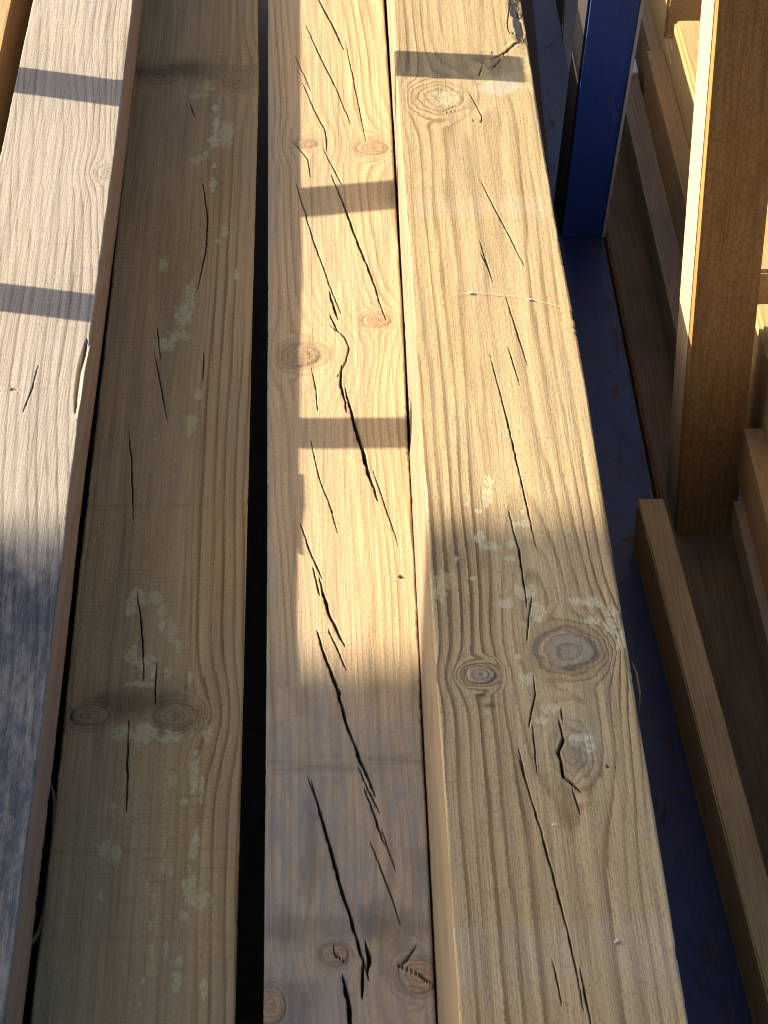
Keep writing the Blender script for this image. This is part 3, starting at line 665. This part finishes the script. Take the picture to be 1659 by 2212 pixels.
# ------------------------------------------------------------------ pile of smaller pieces on the right
Mboard = plank_material('board_red_brown', (0.35, 0.205, 0.090), (0.20, 0.11, 0.048), off=8, dirt=0.5)
Mbat = plank_material('batten_brown', (0.47, 0.285, 0.115), (0.29, 0.165, 0.060), off=13)
Mgw = plank_material('wood_greybrown', (0.38, 0.265, 0.150), (0.25, 0.16, 0.085), off=17)
Mor = plank_material('wood_orange', (0.46, 0.275, 0.115), (0.33, 0.18, 0.07), off=19)
Myel = plank_material('wood_yellow', (0.56, 0.385, 0.165), (0.40, 0.245, 0.09), off=29, dirt=0.12)
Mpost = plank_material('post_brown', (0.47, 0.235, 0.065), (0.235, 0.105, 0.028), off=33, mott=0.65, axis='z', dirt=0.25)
Mpostlit = plank_material('post_side_lit', (0.62, 0.47, 0.27), (0.45, 0.30, 0.15), off=39, axis='z', dirt=0.1)  # post's sunny side: light put into a paler wood colour
PILE = 'offcuts piled to the right of the rack'

o = bar_y('board', 0.2725, 0.327, 0.45, 2.22, -0.185, -0.160, Mboard, bev=0.001)
tag(o, 'dark red-brown board that the leaning wooden post stands on', 'board', PILE)
o = bar_y('batten', 0.2295, 0.2495, 0.60, 1.324, -0.0985, -0.050, Mbat, dx0=0.034, bev=0.0012, cuts=10, rough=0.0002)
tag(o, 'narrow brown batten lying along the rail in front of the wooden post', 'batten', PILE)
o = bar_y('timber_strip', 0.300, 0.3205, 1.56, 2.083, -0.135, -0.100, Mgw, bev=0.004)
tag(o, 'grey-brown strip of wood behind the blue upright, ending under a white strap', 'strip', PILE)
o = bar_y('timber_strip', 0.3212, 0.3378, 1.506, 2.028, -0.158, -0.050, Mor, bev=0.0025)
tag(o, 'orange-brown strip of wood between the blue upright and the wooden post', 'strip', PILE)
o = bar_y('timber_strip', 0.3262, 0.3378, 2.030, 3.0, -0.158, -0.056, Mgw, bev=0.0025)
tag(o, 'shaded grey strip at the top edge, beyond the orange-brown strip', 'strip', PILE)

# notched bearer: one bar with square notches in its top
def notched(name, x0, x1, y0, y1, z0, z1, notches, nd, mat):
    bm = bmesh.new()
    prof = [(y0, z0), (y1, z0), (y1, z1)]
    for (a, b) in sorted(notches, reverse=True):
        prof += [(b, z1), (b, z1 - nd), (a, z1 - nd), (a, z1)]
    prof += [(y0, z1)]
    A = [bm.verts.new((x0, p[0], p[1])) for p in prof]
    Bv = [bm.verts.new((x1, p[0], p[1])) for p in prof]
    bm.faces.new(A); bm.faces.new(Bv[::-1])
    for i in range(len(prof)):
        k = (i + 1) % len(prof)
        bm.faces.new((A[i], Bv[i], Bv[k], A[k]))
    bmesh.ops.recalc_face_normals(bm, faces=bm.faces)
    bmesh.ops.bevel(bm, geom=list(bm.edges), offset=0.003, segments=2, affect='EDGES', clamp_overlap=True)
    org = Vector(((x0 + x1) / 2, (y0 + y1) / 2, z0))
    for v in bm.verts: v.co -= org
    me = bpy.data.meshes.new(name)
    bm.to_mesh(me); bm.free()
    o = link(name, me, mat); o.location = org
    return o
o = notched('notched_bearer', 0.3385, 0.46, 0.9, 3.0, -0.158, 0.006, [(1.500, 1.545), (1.985, 2.036)], 0.045, Myel)
tag(o, 'bright sunlit yellow bearer with square notches behind the wooden post', 'bearer', PILE)
o = bar_y('timber_strip', 0.3155, 0.3380, 0.55, 1.380, -0.125, -0.1000, Mgw, bev=0.002)
tag(o, 'grey-brown strip at the right picture edge beside a black gap', 'strip', PILE)
o = bar_y('timber_strip', 0.3225, 0.3380, 0.55, 1.408, -0.0995, -0.050, Mor, bev=0.003)
tag(o, 'brown strip at the right edge, its far end touching the post', 'strip', PILE)

# leaning wooden post
wp = empty('wooden_post', (0.303, 1.45, -0.1595))
tag(wp, 'leaning square wooden post, mottled brown front and a sunlit left side', 'post')
post('face_board', 0.2792, 0.3265, 1.411, 1.424, -0.1595, 0.75, (-0.020, 0.0), Mpost, wp, bev=0.0018)
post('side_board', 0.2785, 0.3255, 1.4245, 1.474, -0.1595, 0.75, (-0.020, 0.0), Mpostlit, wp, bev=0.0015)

# bearers under the pile, so it does not float
for yy in (0.75, 2.55):
    o = prism('bearer', [(0.262, yy, -0.60), (0.47, yy, -0.60), (0.47, yy + 0.08, -0.60), (0.262, yy + 0.08, -0.60),
                         (0.262, yy, -0.186), (0.47, yy, -0.186), (0.47, yy + 0.08, -0.186), (0.262, yy + 0.08, -0.186)], Mdark)
    tag(o, 'dark support block under the offcut pile, ' + ('near end' if yy < 1 else 'far end'), 'bearer')

# white strap end and a panel added for a bright sliver
Mwhite = plain_material('white_plastic', (0.80, 0.79, 0.76), 0.4, 0.05, 40)
o = prism('strap', [(0.2985, 2.070, -0.0996), (0.3205, 2.070, -0.0996), (0.3205, 2.092, -0.0996), (0.2985, 2.092, -0.0996), (0.2985, 2.070, -0.096), (0.3205, 2.070, -0.096), (0.3205, 2.092, -0.093), (0.2985, 2.092, -0.093)], Mwhite, bev=0.001)
tag(o, 'small white plastic strap across the end of the grey-brown strip', 'strap')
o = prism('sliver_panel', [(0.269, 2.30, -0.60), (0.285, 2.30, -0.60), (0.285, 2.32, -0.60), (0.269, 2.32, -0.60), (0.269, 2.30, 0.05), (0.285, 2.30, 0.05), (0.285, 2.32, 0.05), (0.269, 2.32, 0.05)], Mwhite, bev=0.001)  # added panel, its white standing in for a sunlit sliver
tag(o, 'white panel added to stand in for a sunlit sliver left of the blue upright', 'panel')
# thin bits: splinters, strands, flecks
def ribbon(name, P, w, t, mat, parent=None):
    bm = bmesh.new()
    n = len(P)
    rings = []
    for i, p in enumerate(P):
        p = Vector(p)
        d = (Vector(P[min(i + 1, n - 1)]) - Vector(P[max(i - 1, 0)])).normalized()
        s = d.cross(Vector((0, 0, 1))).normalized()
        k = w * math.sqrt(max(0.04, 1 - (2 * i / (n - 1) - 1) ** 2))
        u = Vector((0, 0, t))
        rings.append([bm.verts.new(p + a) for a in (s * k, s * k + u, -s * k + u, -s * k)])
    for a, b in zip(rings[:-1], rings[1:]):
        for i in range(4):
            bm.faces.new((a[i], a[(i + 1) % 4], b[(i + 1) % 4], b[i]))
    bm.faces.new(rings[0][::-1]); bm.faces.new(rings[-1])
    bmesh.ops.recalc_face_normals(bm, faces=bm.faces)
    org = Vector(P[0])
    for v in bm.verts: v.co -= org
    me = bpy.data.meshes.new(name); bm.to_mesh(me); bm.free()
    o = link(name, me, mat)
    o.location = org - (parent.location if parent else Vector((0, 0, 0)))
    if parent: o.parent = parent
    return o
Msplint = plank_material('splinter_wood', (0.24, 0.18, 0.09), (0.15, 0.10, 0.05), off=51)
Mpalesp = plank_material('splinter_pale', (0.68, 0.60, 0.46), (0.5, 0.4, 0.3), off=57)
sl = DATA['B2']['sliver']
P = []
for i in range(25):
    t = i / 24 * (len(sl) - 1)
    k = min(int(t), len(sl) - 2); f = t - k
    P.append((((sl[k][0] * (1 - f) + sl[k + 1][0] * f) - 1.6) / 1000, (sl[k][1] * (1 - f) + sl[k + 1][1] * f) / 1000, -0.004 - 0.0006 * math.sin(i * 0.7)))
ribbon('splinter', P, 0.0017, 0.0028, Msplint, b2)
ch = DATA['B1']['chip']
ribbon('splinter', [(ch[i][0] / 1000 + 0.0022, ch[i][1] / 1000 - 0.01, 0.0745 + 0.001 * (i % 2)) for i in range(4)], 0.0012, 0.0014, Mpalesp, b1)
ribbon('splinter', [(0.1815, 1.015, 0.072), (0.1835, 1.005, 0.071), (0.1840, 0.990, 0.068), (0.1825, 0.978, 0.066)], 0.0006, 0.0005, Msplint, b4)

# cobweb strand and crumbs lying on the timbers
Mweb = plain_material('cobweb', (0.75, 0.70, 0.60), 0.6, 0.1, 300)
web = [(0.0915, 1.4116), (0.107, 1.416), (0.125, 1.4125), (0.1405, 1.409), (0.155, 1.4035), (0.169, 1.396), (0.1775, 1.391)]
o = ribbon('cobweb_strand', [(x, y, 0.0757 + 0.0008 * (i % 2)) for i, (x, y) in enumerate(web)], 0.00016, 0.0002, Mweb)
tag(o, 'thin pale cobweb strand stretched across the wide tan timber in the sun', 'cobweb')
def crumb(loc, s, mat, label, cat, seed):
    rnd = random.Random(seed)
    bm = bmesh.new()
    bmesh.ops.create_icosphere(bm, subdivisions=2, radius=1.0)
    for v in bm.verts:
        k = 1 + rnd.uniform(-0.35, 0.35)
        v.co = Vector((v.co.x * s[0] * k, v.co.y * s[1] * k, max(v.co.z, -0.4) * s[2] * k))
    bmesh.ops.rotate(bm, verts=bm.verts, cent=(0, 0, 0), matrix=Matrix.Rotation(rnd.uniform(-0.8, 0.8), 3, 'Z'))
    me = bpy.data.meshes.new('wood_chip'); bm.to_mesh(me); bm.free()
    o = link('wood_chip', me, mat); o.location = loc
    tag(o, label, cat, 'crumbs lying on the timbers')
Mfleck = plain_material('dark_fleck', (0.06, 0.035, 0.015), 0.8, 0.3, 400)
crumb((0.1221, 0.8785, 0.0755), (0.0022, 0.0011, 0.0007), Mpalesp, 'pale wood chip right of the long crack on the wide tan timber', 'chip', 1)
crumb((0.0462, 1.1811, 0.0005), (0.0014, 0.0014, 0.0008), Mfleck, 'tiny dark fleck on the sunlit middle timber near its right edge', 'fleck', 2)
crumb((-0.129, 1.341, 0.0005), (0.0010, 0.0012, 0.0007), Mpalesp, 'tiny white crumb on the dark brown shaded timber', 'chip', 3)
crumb((0.107, 1.4155, 0.0757), (0.0020, 0.0012, 0.0009), Mweb, 'pale crumb caught at the left end of the cobweb strand', 'chip', 4)
crumb((0.1505, 1.4055, 0.0757), (0.0024, 0.0011, 0.0008), Mweb, 'pale crumb caught at the right end of the cobweb strand', 'chip', 5)
crumb((0.1480, 0.7930, 0.0757), (0.0018, 0.0010, 0.0007), Mpalesp, 'small pale chip near the bottom of the wide tan timber', 'chip', 6)

# ------------------------------------------------------------------ ground
gm = NB('yard_ground')
gn = gm.noise((6, 6, 6), 6, 0.65)
gn2 = gm.noise((90, 90, 90), 4, 0.7)
gm.put(gm.b.inputs['Base Color'], gm.mix(gn2, gm.mix(gn, (0.10, 0.085, 0.07), (0.17, 0.15, 0.13)), (0.13, 0.11, 0.095)))
gm.b.inputs['Roughness'].default_value = 0.9
gm.put(gm.b.inputs['Normal'], gm.bump(gn2, 0.006, 0.8))
me = bpy.data.meshes.new('ground')
me.from_pydata([(-60, -60, -0.6), (60, -60, -0.6), (60, 60, -0.6), (-60, 60, -0.6)], [], [(0, 1, 2, 3)])
o = link('ground', me, gm.m)
tag(o, 'dark dusty yard ground far below the rack', None, None, 'structure')

# ------------------------------------------------------------------ unseen objects added to throw the shadows (left of the picture)
K = 1.35
SH = Vector((-0.151, 0.058, 0.075)) * K
def bent_bar(name, pts, wy, hz, mat):
    bm = bmesh.new()
    rings = []
    for (x, y) in pts:
        c0 = Vector((x, y, 0.075)) + SH
        rings.append([bm.verts.new(c0 + Vector(v)) for v in ((0, -wy / 2, -hz / 2), (0, wy / 2, -hz / 2), (0, wy / 2, hz / 2), (0, -wy / 2, hz / 2))])
    for a, b in zip(rings[:-1], rings[1:]):
        for i in range(4):
            bm.faces.new((a[i], a[(i + 1) % 4], b[(i + 1) % 4], b[i]))
    bm.faces.new(rings[0][::-1]); bm.faces.new(rings[-1])
    bmesh.ops.recalc_face_normals(bm, faces=bm.faces)
    me = bpy.data.meshes.new(name); bm.to_mesh(me); bm.free()
    return link(name, me, mat)
shadow_rack = empty('shadow_rack', (-1.05, 1.75, -0.60))  # made-up rack, its bars bent to cast the narrow shadows
tag(shadow_rack, 'unseen blue rack added left of the timbers, its crooked arms casting narrow shadows', 'rack')
def adopt(o, p):
    o.parent = p
    o.matrix_parent_inverse = Matrix.Translation(-p.location)
def straight(pts, m, wy, hz):
    adopt(bent_bar('arm', pts, wy, hz, Mblue), shadow_rack)
straight([(-0.62, 1.865), (-0.1720, 1.7290), (-0.050, 1.746)], 0, 0.045, 0.003)
straight([(-0.020, 1.786), (0.170, 1.762)], 0, 0.045, 0.003)
straight([(0.189, 1.812), (0.275, 1.812)], 0, 0.130, 0.003)  # plate added only to shade the upright's left side
straight([(-0.62, 1.515), (-0.1720, 1.4045), (-0.055, 1.4015)], 0, 0.036, 0.003)
for yy in (1.59, 1.935):
    adopt(bar_y('leg', -0.90, -0.86, yy, yy + 0.045, -0.60, 0.23, Mblue), shadow_rack)

Mshade = plain_material('shade_sheet', (0.22, 0.22, 0.23), 0.5, 0.15, 8)
KR = 28.0
ex, ey, ez = Vector((-0.151, 0.058, 0.075)) * KR
canopy = empty('shade_canopy', (ex, -0.5, -0.60))  # unseen cover placed so its edge casts the soft shadow
tag(canopy, 'unseen canopy added well to the left to shade the near timbers', 'canopy')
adopt(prism('shade_roof', [(ex - 1.6, -3.0, ez + 0.075), (ex + 1.4, -3.0, ez + 0.075), (ex + 1.4, 1.145 + ey, ez + 0.075), (ex - 1.6, 1.165 + ey, ez + 0.075),
                     (ex - 1.6, -3.0, ez + 0.105), (ex + 1.4, -3.0, ez + 0.105), (ex + 1.4, 1.145 + ey, ez + 0.105), (ex - 1.6, 1.165 + ey, ez + 0.105)], Mshade, bev=0), canopy)
for (a, b) in ((-1.5, -2.9), (1.3, -2.9), (-1.5, 2.5), ):
    adopt(bar_y('leg', ex + a - 0.05, ex + a + 0.05, b, b + 0.1, -0.60, ez + 0.0745, Mdark), canopy)
